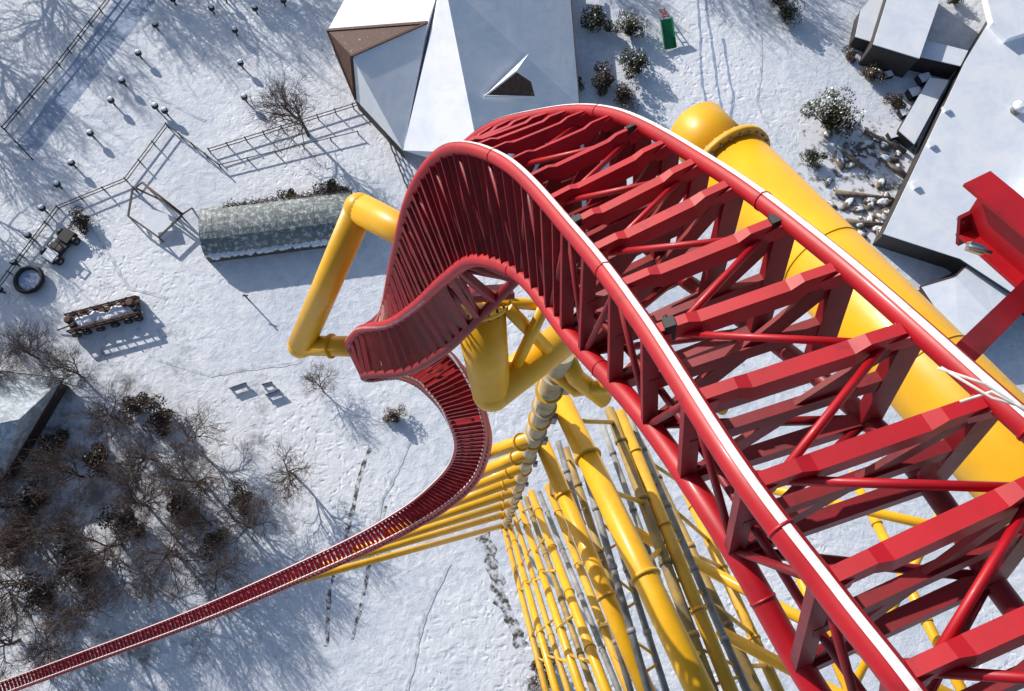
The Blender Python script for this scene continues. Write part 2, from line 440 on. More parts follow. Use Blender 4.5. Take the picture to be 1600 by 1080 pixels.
for a,b,r,m,nm,nf in FAN:
    A_,B_=P(*a),P(*b); u=(B_-A_).normalized(); fanp.append((A_,B_))
    mb=MB(); mb.tube([A_,B_],r,16); o=mb.build(nm,m,tower)
    for k in range(nf):
        mb=MB(); ring(mb,A_+(B_-A_)*((k+.6)/nf),u,r*1.2,.06 if nm=='column' else .10,14); mb.build('flange',m if m!=YEL else YEL2,o)
def lerp(p,f): return p[0]+(p[1]-p[0])*f
for i,j,r,nk in ((0,6,.10,4),(2,3,.06,9),(4,5,.06,9),(6,8,.06,9),(11,13,.12,5),(13,15,.12,5),(15,16,.12,5),(1,18,.10,5),(9,19,.10,5)):
    for k in range(nk):
        f=.08+k*.86/nk
        mb=MB(); mb.tube([lerp(fanp[i],f),lerp(fanp[j],min(1,f+(.04 if k%2 else -.03)))],r,8); mb.build('cross_strut',YEL if k%3 else YEL2,tower)
for a,b,r in (((990,830,33),(1700,1200,26),.24),((1120,985,30),(1700,1290,26),.24),
              ((1290,1160,36),(1480,780,36),.2),((1100,740,42),(1800,900,36),.26),((1010,560,24),(1130,640,20),.16)):
    mb=MB(); mb.tube([P(*a),P(*b)],r,12); mb.build('brace',YEL,tower)
# ---------------- red service beams at the right
sb=thing('service_beam','short red steel I beam at the right edge with bolted clamp and bracing bar','steel beam',P(1600,440,8))
def ibeam(mb,a,b,up,h,w,t):
    mb.sweep([a+up*h/2,b+up*h/2],up,w,t); mb.sweep([a-up*h/2,b-up*h/2],up,w,t); mb.sweep([a,b],up,t,h-t*1.02)
upc=R@Vector((-.25,.80,.55)); upc.normalize()
ba,bb=P(1522,320,7.8),P(1850,600,6.6); bu=(bb-ba).normalized()
mb=MB(); ibeam(mb,ba,bb,upc,.58,.34,.04); mb.build('beam',RED,sb)
side=bu.cross(upc).normalized()
mb=MB(); mb.box(ba-upc*.25-bu*.02,side*.17,upc*.16,bu*.02); mb.build('end_plate',RED2,sb)
mb=MB()
for s1 in (-1,1):
    for s2 in (-1,1):
        c=ba-upc*(.25+.09*s1)+side*.12*s2-bu*.04; mb.tube([c-bu*.04,c+bu*.04],.022,6)
mb.build('bolt_row',STEEL,sb)
mb=MB(); mb.sweep([P(1632,430,7.8),P(1500,560,6.6)],R@Vector((.7,.7,0)),.20,.28); mb.build('bracing_bar',RED2,sb)
c=P(1524,388,7.35)
mb=MB(); mb.box(c,R@Vector((.07,-.025,0)),R@Vector((.015,.04,0)),R@Vector((0,0,.04))); mb.tube([c+R@Vector((-.10,.015,.05)),c+R@Vector((.12,-.05,.05))],.022,10); mb.build('clamp',STEEL,sb)
rp=MB()
for a,b,c3 in (((1465,575,5.05),(1540,600,4.98),(1640,668,4.7)),((1500,628,5.05),(1550,612,4.95),(1640,660,4.7)),((1470,574,5.05),(1550,622,4.95),(1650,650,4.7))):
    rp.tube([P(*a),P(*b),P(*c3)],.010,8)
tag(rp.build('rope',CABLE,None,P(1540,605,5)),'pale frayed rope tied around the right hand rail','rope')
# ---------------- ground
mb=MB(); mb.face([(-2500,-2500,0),(2500,-2500,0),(2500,2500,0),(-2500,2500,0)]); g=mb.build('ground',SNOW); g['kind']='structure'
def sheet(name,pix,z,m):
    mb=MB(); mb.face([G(x,y,z) for x,y in pix][::-1]); o=mb.build(name,m); o['kind']='structure'; return o
def ribbon(name,pix,w,z,m,seed=0):
    rg=random.Random(seed); pts=[]
    for i in range(len(pix)-1):
        a=G(*pix[i],z);b=G(*pix[i+1],z); n=max(2,int((b-a).length/.9))
        pts+= [a+(b-a)*(k/n) for k in range(n)]
    pts.append(G(*pix[-1],z)); mb=MB(); L=[];Rr=[]
    ph=rg.uniform(0,6)
    for i,p in enumerate(pts):
        t=(pts[min(i+1,len(pts)-1)]-pts[max(i-1,0)]).normalized(); x=Vector((-t.y,t.x,0))
        off=x*(math.sin(i*.11+ph)+.5*math.sin(i*.31+ph*2))*w*.7
        L.append(p+off+x*w*rg.uniform(.2,.65)); Rr.append(p+off-x*w*rg.uniform(.2,.65))
    for i in range(len(pts)-1): mb.face([Rr[i],Rr[i+1],L[i+1],L[i]])
    o=mb.build(name,m); o['kind']='structure'; return o
sheet('path_or_shade',[(205,-40),(275,-40),(52,245),(25,232)],.008,PACK_SHADE)  # cast shadow band painted as a flat dark blue sheet on the snow
ribbon('path_or_shade',[(735,845),(760,900),(785,960),(805,1015)],2.4,.012,DIRT,1)
zz=.016
for k,(pts,w,m) in enumerate([([(505,1010),(520,920),(545,830),(580,700)],.7,DIRT),([(555,1000),(575,900),(600,790)],.6,DIRT),
   ([(850,1100),(865,1040),(850,1000)],3.0,DIRT),([(1130,60),(1150,150),(1140,190)],.5,PACK_SHADE),([(1105,-20),(1112,80),(1128,190)],.5,PACK_SHADE),
   ([(1088,-20),(1095,80),(1110,190)],.5,PACK_SHADE),([(230,560),(330,590),(470,560)],.6,TRK),([(20,250),(130,330),(200,450),(260,470)],.6,TRK),
   ([(100,60),(180,120),(320,190)],.6,TRK),([(640,690),(600,780),(590,840)],.6,TRK),([(1220,230),(1180,160),(1190,60),(1170,-20)],.5,TRK),([(640,1080),(660,980),(700,880)],.6,TRK)]):
    ribbon('path_or_shade',pts,w,zz,m,k+2); zz+=.004
# ---------------- trees
def grow(mbT,mbC,p,d,L,r,lev,rg,maxlev):
    n=3; pts=[p]; dd=d.copy()
    for k in range(n):
        dd=(dd+Vector((rg.uniform(-.22,.22),rg.uniform(-.22,.22),rg.uniform(-.05,.16)))).normalized()
        pts.append(pts[-1]+dd*L/n)
    rs=[r,r*.85,r*.7,r*.5]
    (mbT if lev==0 else mbC).tube(pts,rs,7 if lev==0 else (4 if lev<3 else 3),caps=False)
    if lev<maxlev:
        kids=[8,6,5,4,3][lev]
        for k in range(kids):
            f=.4+.6*(k+1)/kids; i=min(int(f*n),n-1); q=pts[i]+(pts[i+1]-pts[i])*(f*n-i) if f<1 else pts[-1]
            a=rg.uniform(0,2*math.pi); u=dd.orthogonal().normalized(); w=dd.cross(u)
            sp=rg.uniform(.45,1.05)
            nd=(dd*math.cos(sp)+(u*math.cos(a)+w*math.sin(a))*math.sin(sp)).normalized()
            grow(mbT,mbC,q,nd,L*rg.uniform(.58,.85),max(r*.5,.022),lev+1,rg,maxlev)
def tree_proto(name,seed,h,maxlev,label,cat='tree',group=None,m=TWIG):
    rg=random.Random(seed); t=thing(name,label,cat,(0,0,0),group)
    T,C=MB(),MB(); grow(T,C,Vector((0,0,0)),Vector((0,0,1)),h*.36,h*.020,0,rg,maxlev)
    T.build('trunk',BARK,t); C.build('crown',m,t); return t
protos=[tree_proto('bare_tree',s_,11,4,'x') for s_ in (11,23,37,51)]
used=[False]*4
def put_tree(k,px,py,h,rz,label,group=None):
    loc=G(px,py)
    if not used[k]:
        used[k]=True; o=protos[k]; o.location=loc; o.rotation_euler=(0,0,rz); o.scale=(h/11,)*3; o['label']=label
        if group:o['group']=group
    else: o=dup(protos[k],loc,rz,h/11,label,group)
    return o
put_tree(0,482,212,16,0.3,'wide bare tree standing inside the upper fenced yard near the snowy lodge')
put_tree(1,462,745,11,1.0,'slender bare tree standing alone between the wood and the curling track')
put_tree(2,505,612,7,2.0,'small bare sapling just below the yellow support bracket')
WG='bare trees crowded in the lower left wood'
wl='leafless brown tree among the crowded trees of the lower left wood'
for i,(x,y,h) in enumerate([(320,755,15),(245,720,13),(400,820,12),(190,850,15),(100,830,15),(50,910,14),(25,790,13),(275,860,14),(150,950,14),
      (185,655,12),(30,1000,13),(345,890,11),(-20,880,12),(90,1010,12),(130,745,13),(300,690,11),(60,850,12),(230,790,12),(330,820,11)]):
    put_tree((i+3)%4,x,y,h,i*1.7,wl,WG)
put_tree(0,60,560,11,4.,'leafless tree just below the long wagon at the left edge')
put_tree(1,130,590,11,5.,'leafless tree right of the lower left house roof')
put_tree(2,5,600,11,1.3,'leafless tree at the far left edge above the house roof')
put_tree(2,840,1110,9,1.3,'dark leafless tree at the foot of the lattice tower')
for i,(x,y,h) in enumerate([(-90,0,24),(-90,130,20),(0,-100,24),(120,-130,26),(-110,260,20),(-100,360,18),(230,-120,24),(340,-120,22),(850,-100,17),(1020,-120,18),(1110,-100,20),(1290,-100,16),(-140,620,18),(-150,520,16)]):  # unseen trees added past the frame edges to throw long shadows inward
    put_tree(i%4,x,y,h,i*2.1,'tall bare tree added unseen beyond the upper yard to cast shadow bands','unseen shadow casting trees added beyond the upper yard')
def shrub_proto(seed,m,label,group):
    rg=random.Random(seed); t=thing('round_shrub',label,'shrub',(0,0,0),group)
    fo,sn,st=MB(),MB(),MB()
    cl=[(Vector((rg.gauss(0,.55),rg.gauss(0,.55),rg.uniform(.5,1.5))),rg.uniform(.35,.7)) for _ in range(16)]
    for c,r in cl:
        for _ in range(140):
            d=Vector((rg.gauss(0,1),rg.gauss(0,1),rg.gauss(0,1))).normalized()*r*rg.uniform(.6,1.05)
            p=c+d; u=Vector((rg.gauss(0,1),rg.gauss(0,1),rg.gauss(0,1))).normalized(); w=u.orthogonal().normalized(); k=rg.uniform(.06,.13)
            mbx=sn if (d.z>r*.45 and rg.random()<.12) else fo
            mbx.face([p-u*k,p+w*k*.6,p+u*k,p-w*k*.6])
    for c,r in cl: st.tube([Vector((0,0,0)),c],[.05,.02],4)
    fo.build('foliage',m,t); sn.build('snow_cover',RSNOW,t); st.build('stem',BARK,t); return t
sp=[shrub_proto(3,LEAF,'x',None),shrub_proto(5,LEAFB,'x',None)]
su=[False,False]
def put_shrub(k,px,py,s,label,group=None):
    loc=G(px,py)
    if not su[k]:
        su[k]=True;o=sp[k];o.location=loc;o.scale=(s,)*3;o['label']=label
        if group:o['group']=group
    else: o=dup(sp[k],loc,px*.1,s,label,group)
for k,x,y,s,l in [(0,930,38,2.0,'dark round shrub leftmost of the cluster beside the lodge roof'),(0,985,55,2.2,'largest dark shrub of the cluster, below the green slide'),
   (0,993,110,2.0,'dark round shrub below the largest one of the cluster'),(1,940,132,1.8,'brown shrub at the lower left of the cluster beside the lodge'),
   (1,976,160,2.0,'brown shrub just above the crest of the track'),(0,1225,32,2.0,'dark shrub at the top edge above the round bushes of the right yard'),
   (0,1295,200,3.3,'big round olive shrub beside the rock garden'),(1,1360,122,1.4,'small shrub below the upper right building'),
   (1,1215,5,1.3,'tiny brown shrub touching the top edge of the view'),(0,1490,5,1.2,'small shrub between the two right hand roofs'),
   (1,617,650,1.2,'small dark bush alone on the snow left of the curling track'),
   (1,520,305,1.7,'brown bush behind the right end of the greenhouse'),(1,455,312,1.2,'brown bush behind the middle of the greenhouse'),
   (0,1265,250,1.3,'small bush at the left edge of the rock garden'),(1,1325,90,1.0,'small twiggy bush between big olive shrub and upper right building'),
   (0,872,88,.9,'little shrub right of the lodge roof'),(0,900,138,.9,'little shrub just above the track crest beside the lodge'),
   (1,1395,165,1.3,'brown bush by the wall of the upper right building'),(1,848,1040,1.6,'brown bush at the bottom beside the tower foot'),
   (1,130,350,1.4,'brown bush by the zigzag fence above the parked buggy')]:
    put_shrub(k,x,y,s,l)
for i,(x,y,s) in enumerate([(60,780,2.2),(130,880,2.4),(215,640,1.7),(255,655,1.9),(90,700,1.8),(30,850,2.0),(200,820,2.0),(290,790,1.8),(160,720,1.7),(380,780,1.6),(340,850,1.6),(70,930,2.0)]):
    put_shrub(1,x,y,s,'brown leafless thicket growing under the trees of the lower left wood','thickets under the lower left wood')
# ---------------- fences
def fence(name,pix,h,label,m=GREYWOOD,gap=3.2,rails=(.4,.85),pr=.09):
    pts=[G(x,y) for x,y in pix]; t=thing(name,label,'fence',pts[0])
    for zf in rails:
        mb=MB()
        for i in range(len(pts)-1):
            mb.sweep([pts[i]+Vector((0,0,h*zf)),pts[i+1]+Vector((0,0,h*zf))],Vector((0,0,1)),.10,.16)
        mb.build('rail',m,t)
    for i in range(len(pts)-1):
        a,b=pts[i],pts[i+1]; n=max(1,int((b-a).length/gap))
        for k in range(n+(i==len(pts)-2)):
            p=a+(b-a)*(k/n); mb=MB(); mb.box(p+Vector((0,0,h/2)),(pr,0,0),(0,pr,0),(0,0,h/2)); mb.build('post',m,t)
fence('railing',[(192,-20),(95,105),(10,205)],1.6,'long dark railing crossing the upper left corner',DARK)
fence('railing',[(10,205),(52,250)],1.6,'short dark railing spur at the left edge',DARK)
fence('wooden_fence',[(264,200),(200,285),(95,328),(0,455)],1.7,'zigzag wooden fence running down to the left edge')
fence('wooden_fence',[(264,200),(345,262)],1.7,'short double railed fence leading to the bare tree')
fence('wooden_fence',[(330,240),(580,162)],1.9,'straight wooden fence below the bare tree in the upper yard')
fence('wooden_fence',[(582,158),(645,318)],2.2,'tall dark fence between the lodge and the greenhouse',DARK,2.2,(.3,.6,.9))
fence('wooden_fence',[(345,262),(560,210)],1.2,'low rail fence parallel to the upper yard fence',GREYWOOD,4.5,(.85,))
t=thing('lantern_post','x','lantern',(0,0,0))
mb=MB(); mb.tube([(0,0,0),(0,0,1.2)],.16,8); mb.build('post',DARK,t)
mb=MB(); mb.tube([(0,0,1.2),(0,0,1.4),(0,0,1.9),(0,0,2.05)],[.25,.6,.6,.3],8); mb.build('lantern_head',DARK,t)
mb=MB(); mb.blob((.05,.1,2.08),.45,random.Random(2),10,6,.12,.45); mb.build('snow_cap',RSNOW,t)
first=True
row=[(275,8),(248,48),(222,92),(197,135),(180,165),(148,216),(119,262),(97,295),(74,332),(52,374),(30,415),(8,458)]
for i,(x,y) in enumerate(row):
    if first: t.location=G(x,y);first=False;o=t
    else:o=dup(t,G(x,y))
    o['label']='snow capped dark post in the diagonal row down the upper left'; o['group']='posts in the diagonal row'
for x,y,l in [(335,22,'snow capped post left of the top group'),(371,56,'snow capped post above the bare tree'),(380,107,'snow capped post just above the bare tree crown'),
   (402,22,'snow capped post second from right at the top edge'),(446,10,'snow capped post rightmost at the top edge'),(386,160,'snow capped post beside the bare tree at its left'),
   (248,174,'left one of the two posts above the fence corner'),(263,181,'right one of the two posts above the fence corner'),(425,-5,'snow capped post cut by the top edge'),(355,5,'snow capped post high at the top edge')]:
    o=dup(t,G(x,y),0,1,l)
    if 'group' in o: del o['group']
# ---------------- buildings
def solid(poly,z0,z1,mb):
    n=len(poly)
    for i in range(n):
        a,b=poly[i],poly[(i+1)%n]
        mb.face([Vector((a.x,a.y,z0)),Vector((b.x,b.y,z0)),Vector((b.x,b.y,z1)),Vector((a.x,a.y,z1))])
lodge=thing('lodge',"large lodge under a snowy steep roof with brown gable and small dormer",'building',G(700,150))
ap=G(694,-30,17); rend=G(748,240,11.5); el_=G(630,235,3.2); et=G(684,-10,11.5)
tr1=G(885,-80,5); er=G(905,165,5); top=G(690,-170,9); lt=G(560,-40,5); eb=G(760,275,5)
mb=MB(); mb.face([ap,et,el_,rend]); mb.face([ap,rend,er,tr1]); mb.face([rend,el_,eb]); mb.face([rend,eb,er]); mb.face([ap,tr1,top])
roof=mb.build('roof',RSNOW,lodge)
for a,b in ((er,tr1),(eb,er)):
    mb=MB(); mb.sweep([a-Vector((0,0,.25)),b-Vector((0,0,.25))],Vector((0,0,1)),.4,.4); mb.build('eave_board',WOOD,roof)
fp=[G(640,-60,4),G(690,190,3),eb,er,tr1]; cx=sum(fp,Vector())/5
mb=MB(); solid([cx+(e-cx)*.93 for e in fp],0,2.9,mb); mb.build('wall',WALL,lodge)
R1,R2,E1,E2=G(550,88,10.0),G(668,36,13.2),G(512,48,6.5),G(556,156,3.0)
E3=el_-Vector((0,0,.25)); E4=et-Vector((0,0,.4))
up1=Vector((0,0,.02))
mb=MB(); mb.face([R1,R2,E1]); mb.face([E1,E2,R1]); mb.build('gable',WOOD,lodge)
mb=MB(); mb.face([R1+up1,E2+up1,E3]); mb.face([R1+up1,E3,E4,R2+up1]); mb.build('wing_roof',RSNOW,lodge)
for a,b in ((E1,E2),(E2,E3)):
    mb=MB(); mb.face([Vector((a.x,a.y,0)),Vector((b.x,b.y,0)),b-Vector((0,0,.1)),a-Vector((0,0,.1))]); mb.build('wall',WALL,lodge)
mb=MB(); mb.face([lt,top,ap]); mb.face([lt,ap,et]); mb.face([lt,et,R2]); mb.face([lt,R2,E1+Vector((0,0,.1))]); mb.build('back_roof',RSNOW,lodge)
for a,b,w_ in ((R1,E2,.6),(E1,E2,.5),(R1,R2,.35),(E1,R2,.5)):
    mb=MB(); mb.sweep([a+Vector((0,0,.1)),b+Vector((0,0,.1))],Vector((0,0,1)),w_,.3); mb.build('barge_board',WOOD,lodge)
k1,k2,k3,k4=G(757,150,12.7),G(836,152,9.4),G(806,112,13.2),G(826,84,10.8)
dm=MB(); dm.face([k1,k2,k3]); dm.face([k3,k2,G(830,128,11.3)]); dm.build('dormer_face',WOOD,lodge)
dm=MB(); dm.face([k1,k3,k4]); dm.tube([k1+Vector((0,-.1,0)),k3],.16,6); dm.tube([k1,k2],.22,6); dm.build('dormer_roof',RSNOW,lodge)
# greenhouse
a0,a1=G(326,372,0),G(556,343,0); ax=(a1-a0); L=ax.length; u=ax.normalized(); v=Vector((-u.y,u.x,0))
gh=thing('greenhouse','long grey green vaulted greenhouse with snow along its front eave','greenhouse',(a0+a1)/2)
W=4.6
def arcp(t,th,k=1.0): return a0+ax*t+v*math.cos(th)*W*k+Vector((0,0,1.8+math.sin(th)*3.0*k))
mb=MB(); NN=24;MM=12
for i in range(NN):
    for j in range(MM):
        mb.face([arcp(i/NN,math.pi*j/MM),arcp((i+1)/NN,math.pi*j/MM),arcp((i+1)/NN,math.pi*(j+1)/MM),arcp(i/NN,math.pi*(j+1)/MM)][::-1],True)
rf=mb.build('roof',GLASS,gh)
for i in range(0,NN+1,2):
    mb=MB(); mb.tube([arcp(i/NN,math.pi*j/MM,1.0) for j in range(MM+1)],.035,5); mb.build('rib',GLASS,rf)
for s_ in (-1,1):
    mb=MB(); mb.sweep([a0+v*W*s_+Vector((0,0,.9)),a1+v*W*s_+Vector((0,0,.9))],Vector((0,0,1)),.15,1.8); mb.build('wall',GREYWOOD,gh)
for tt in (0,1):
    mb=MB(); mb.face([arcp(tt,math.pi*j/MM,.99) for j in range(MM+1)]+[a0+ax*tt-v*W*.99,a0+ax*tt+v*W*.99]); mb.build('end_wall',GREYWOOD,gh)
rg=random.Random(9); mb=MB()
for i in range(200):
    t_=i/199; mb.blob(a0+ax*t_-v*(W+rg.uniform(-.55,.2))+Vector((0,0,2.15+rg.uniform(-.1,.35))),rg.uniform(.25,.6),rg,7,5,.2,.6)
mb.build('eave_snow',RSNOW,gh)
vm=MB()
for i in range(2200):
    t_=rg.uniform(.15,1.0); p=a0+ax*t_+v*(W*.75+abs(rg.gauss(0,.6)))+Vector((0,0,rg.uniform(2.2,4)))
    uu=Vector((rg.gauss(0,1),rg.gauss(0,1),rg.gauss(0,1))).normalized(); ww=uu.orthogonal().normalized(); vm.face([p-uu*.3,p+ww*.06,p+uu*.3,p-ww*.06])
vo=vm.build('climbing_vine',LEAFB,None,a0+v*W); tag(vo,'brown leafless vine growing along the back edge of the greenhouse roof','vine')
def flat(name,pix,z,label,cat='building',z0=0,fm=WOOD):
    poly=[G(x,y,z) for x,y in pix]; c=sum(poly,Vector())/len(poly)
    t=thing(name,label,cat,Vector((c.x,c.y,0)))
    mb=MB(); mb.face([p+Vector((0,0,.14)) for p in poly]); solid(poly,z-.02,z+.138,mb); me=mb.build('roof',RSNOW,t)
    mb=MB(); solid([c+(p-c)*.985 for p in poly],0,z-.4,mb); mb.build('wall',WALL,t)
    for i in range(len(poly)):
        mb=MB(); mb.sweep([poly[i]-Vector((0,0,.24)),poly[(i+1)%len(poly)]-Vector((0,0,.24))],Vector((0,0,1)),.12,.42); mb.build('fascia',DARK,me)
    return t,poly
big,bp_=flat('hall',[(1508,96),(1620,-90),(1980,-90),(1980,640),(1600,470),(1500,405),(1380,366)],5.0,'huge flat snow covered hall roof filling the right edge')
def raised(pix,z0,z1,nm='roof_block'):
    poly=[G(x,y,z1) for x,y in pix]; mb=MB(); mb.face(poly); solid(poly,z0,z1-.004,mb); mb.build(nm,RSNOW,big)
raised([(1520,-90),(1760,-90),(1700,20),(1575,60),(1552,35)],5.1,6.6)
raised([(1700,130),(1900,60),(1900,420),(1600,330)],5.1,7.5)
mb=MB(); cc=G(1590,170,5.9); mb.tube([cc-Vector((0,0,.8)),cc,cc+Vector((0,0,.7))],[.9,.9,.9],16); mb.build('roof_vent',GREY,big)
mb=MB(); mb.tube([cc+Vector((0,0,.7)),cc+Vector((0,0,1.2))],[1.3,.4],16); mb.build('vent_cap',RSNOW,big)
for (x,y) in ((1478,170),(1455,225),(1430,290)):
    mb=MB(); q=G(x,y,5.4); mb.box(q,(.5,.2,0),(-.2,.5,0),(0,0,.35)); mb.build('roof_box',RSNOW,big)
up_,_=flat('annexe',[(1398,-40),(1482,-40),(1436,92),(1364,70)],6.0,'narrow snow roofed annexe with dark walls near the top right')
flat('porch',[(1345,15),(1385,-30),(1368,68),(1336,58)],3.0,'dark low porch attached left of the narrow annexe roof','porch')
flat('link_roof',[(1440,62),(1512,80),(1500,104),(1432,88)],4.0,'thin dark linking roof between annexe and hall','building')
flat('lean_to',[(1452,122),(1482,126),(1428,226),(1404,205)],2.2,'low narrow lean to roof in the gap beside the hall','building')
rg=random.Random(77)
cl_=['dark crate in the middle of the yard beside the lean to','low dark crate second lowest beside the lean to','small dark crate lowest in the gap above the rock garden','uppermost dark crate in the gap just below the linking roof','dark crate standing apart left of the gap below the annexe']
for i,(x,y) in enumerate([(1425,150),(1410,180),(1392,215),(1440,128),(1385,120)]):
    q=G(x,y); mb=MB(); s_=rg.uniform(.7,1.2); mb.box(q+Vector((0,0,s_*.6)),(s_,s_*.3,0),(-s_*.3,s_*.8,0),(0,0,s_*.6))
    tt=thing('storage_crate',cl_[i],'crate',q)
    mb.build('body',DARK,tt); mb=MB(); mb.box(q+Vector((0,0,s_*1.28)),(s_*.9,s_*.27,0),(-s_*.27,s_*.72,0),(0,0,.1)); mb.build('snow_cap',RSNOW,tt)
def gable(name,ra,rb,ea,eb,fa,fb,label,wallm=WALL,roofm=RSNOW,hip=False):
    Ra,Rb=G(*ra),G(*rb);Ea,Eb,Fa,Fb=G(*ea),G(*eb),G(*fa),G(*fb); c=(Ra+Rb)/2
    t=thing(name,label,'building',Vector((c.x,c.y,0)))
    mb=MB(); mb.face([Ra,Ea,Eb,Rb]); mb.face([Rb,Fb,Fa,Ra])
    if hip: mb.face([Ra,Fa,Ea])
    r_=mb.build('roof',roofm,t)
    for a,b in (((Ea,Eb),(Fa,Fb),(Ea,Ra),(Ra,Fa),(Eb,Rb),(Rb,Fb)) if not hip else ((Ea,Eb),(Fa,Fb),(Ea,Fa))):
        mb=MB(); mb.sweep([a-Vector((0,0,.15)),b-Vector((0,0,.15))],Vector((0,0,1)),.2,.35); mb.build('eave_board',WOOD,r_)
    gz=lambda p:Vector((p.x,p.y,0))
    C_=(Ea+Eb+Fa+Fb)/4
    k=lambda p:Vector((C_.x+(p.x-C_.x)*.95,C_.y+(p.y-C_.y)*.95,p.z-.3))
    Ea,Eb,Fa,Fb,Ra,Rb=map(k,(Ea,Eb,Fa,Fb,Ra,Rb))
    if hip: Ra=(Ea+Fa)/2
    for q in ([gz(Ea),gz(Eb),Eb,Ea],[gz(Fa),gz(Fb),Fb,Fa],[gz(Ea),gz(Fa),Fa,Ra,Ea],[gz(Eb),gz(Fb),Fb,Rb,Eb]):
        mb=MB(); mb.face(q); mb.build('wall',wallm,t)
gable('small_shed',(1492,432,5),(1560,505,5),(1438,448,3.6),(1500,540,3.6),(1520,405,3.6),(1600,470,3.6),'small gabled white shed squeezed below the hall roof by the yellow beam')
gable('cottage',(30,655,8),(-140,690,8),(98,592,3.4),(-160,560,3.4),(5,748,3.4),(-190,800,3.4),'cottage with a pale frosted hipped roof cut off by the left edge',WALL,SLATE,True)
sheet('garden_bed',[(1252,205),(1300,185),(1375,190),(1436,215),(1420,300),(1380,365),(1350,395),(1300,370),(1290,300),(1245,280)],.010,mat('garden litter',(.82,.84,.89),.9,.3,.5,c2=(.15,.12,.10),thr=(.38,.50),bump=.8,detail=10))
rg=random.Random(12)
rt=None
for i in range(60):
    x=rg.uniform(1290,1425);y=rg.uniform(200,375)
    if x>1425-(y-200)*.3: x-=38
    s_=rg.uniform(.3,1.2)
    if rt is None:
        rt=thing('rock','rough tan rock lying in the snowy rock garden','rock',G(x,y),'rocks of the garden'); ORG[rt.name]=Vector((0,0,0))
        mb=MB(); mb.blob((0,0,.25),.8,random.Random(3),9,6,.35,.6); mb.build('stone',STONE,rt)
        mb=MB(); mb.blob((.1,.15,.5),.6,random.Random(4),9,6,.3,.4); mb.build('snow_cap',RSNOW,rt)
    else:
        o=dup(rt,G(x,y),rg.uniform(0,6),s_); o.scale=(s_*rg.uniform(.8,2.4),s_,s_)
for i,(x0,y0,x1,y1,l) in enumerate([(1305,300,1395,312,'pale snow dusted plank lying lowest in the rock garden'),(1318,240,1350,262,'short tan log at the upper left of the rock garden'),(1350,205,1415,238,'long tan log at the top of the rock garden'),(1322,345,1380,352,'brown log below the plank of the rock garden'),(1385,255,1415,275,'short brown log at the right of the rock garden')]):
    a=G(x0,y0,.4);b=G(x1,y1,.4); mb=MB(); mb.tube([a,(a+b)/2+Vector((0,0,.1)),b],[.5,.42,.45],9); tag(mb.build('log',STONE,None,a),l,'log')
# slide
p=G(1047,78); sl=thing('playground_slide','green playground slide with a small red ladder beside the shrub cluster','slide',p)
q=G(1040,30,2.4)
mb=MB(); mb.sweep([p+Vector((0,0,.3)),p+(q-p)*.3+Vector((0,0,.2)),q],Vector((0,0,1)),2.2,.12); mb.build('chute',GREEN,sl)
x=(q-p).cross(Vector((0,0,1))).normalized()
for s_ in (-1,1):
    mb=MB(); mb.sweep([p+x*1.1*s_+Vector((0,0,.5)),q+x*1.1*s_+Vector((0,0,.35))],Vector((0,0,1)),.12,.6); mb.build('side_wall',GREEN,sl)
mb=MB(); l0=G(1034,14,0)
for s_ in (-1,1): mb.tube([l0+x*.5*s_,q+x*.5*s_+Vector((0,.2,.2))],.12,6)
for k in range(4):
    c=l0+(q+Vector((0,.2,.2))-l0)*(k+.5)/4; mb.tube([c-x*.5,c+x*.5],.09,6)
mb.build('ladder',REDB,sl)
# swing frame
sw=thing('swing_frame','wooden play frame with climbing bars and snowy platform left of the greenhouse','play frame',G(250,350))
ks=[(215,300),(262,322),(290,345),(255,378),(208,345)]
for x_,y_ in ks:
    mb=MB(); mb.tube([G(x_,y_),G(x_,y_)+Vector((0,0,2.0))],.16,6); mb.build('post',GREYWOOD,sw)
for i in range(5):
    a=G(*ks[i])+Vector((0,0,1.9));b=G(*ks[(i+1)%5])+Vector((0,0,1.9)); mb=MB(); mb.sweep([a,b],Vector((0,0,1)),.28,.28); mb.build('top_beam',GREYWOOD,sw)
mb=MB(); mb.tube([G(222,285,4.2),G(285,335,4.2)],.22,6); mb.tube([G(222,285,4.2),G(205,300)],.15,6); mb.tube([G(285,335,4.2),G(300,325)],.15,6); mb.tube([G(285,335,4.2),G(268,350)],.15,6); mb.tube([G(222,285,4.2),G(238,300)],.15,6); mb.build('swing_bar',WOOD,sw)
mb=MB(); mb.face([G(x_,y_,1.2) for x_,y_ in [(222,322),(262,335),(270,360),(230,366)]][::-1]); mb.build('platform',RSNOW,sw)
# trampoline
tc_=G(50,440); tr=thing('trampoline','round dark rimmed trampoline with snow on its mat at the left edge','trampoline',tc_)
nn=28; mb=MB()
mb.tube([tc_+Vector((math.cos(2*math.pi*i/nn)*2.2,math.sin(2*math.pi*i/nn)*2.2,.9)) for i in range(nn+1)],.42,8,caps=False); mb.build('rim',BLACK,tr)
mb=MB(); mb.face([tc_+Vector((math.cos(2*math.pi*i/nn)*2.1,math.sin(2*math.pi*i/nn)*2.1,.85)) for i in range(nn)]); mb.build('mat',PACK_SHADE,tr)
for k in range(6):
    mb=MB(); c=tc_+Vector((math.cos(k*1.047)*2.2,math.sin(k*1.047)*2.2,0)); mb.tube([c,c+Vector((0,0,.9))],.07,6); mb.build('leg',DARK,tr)
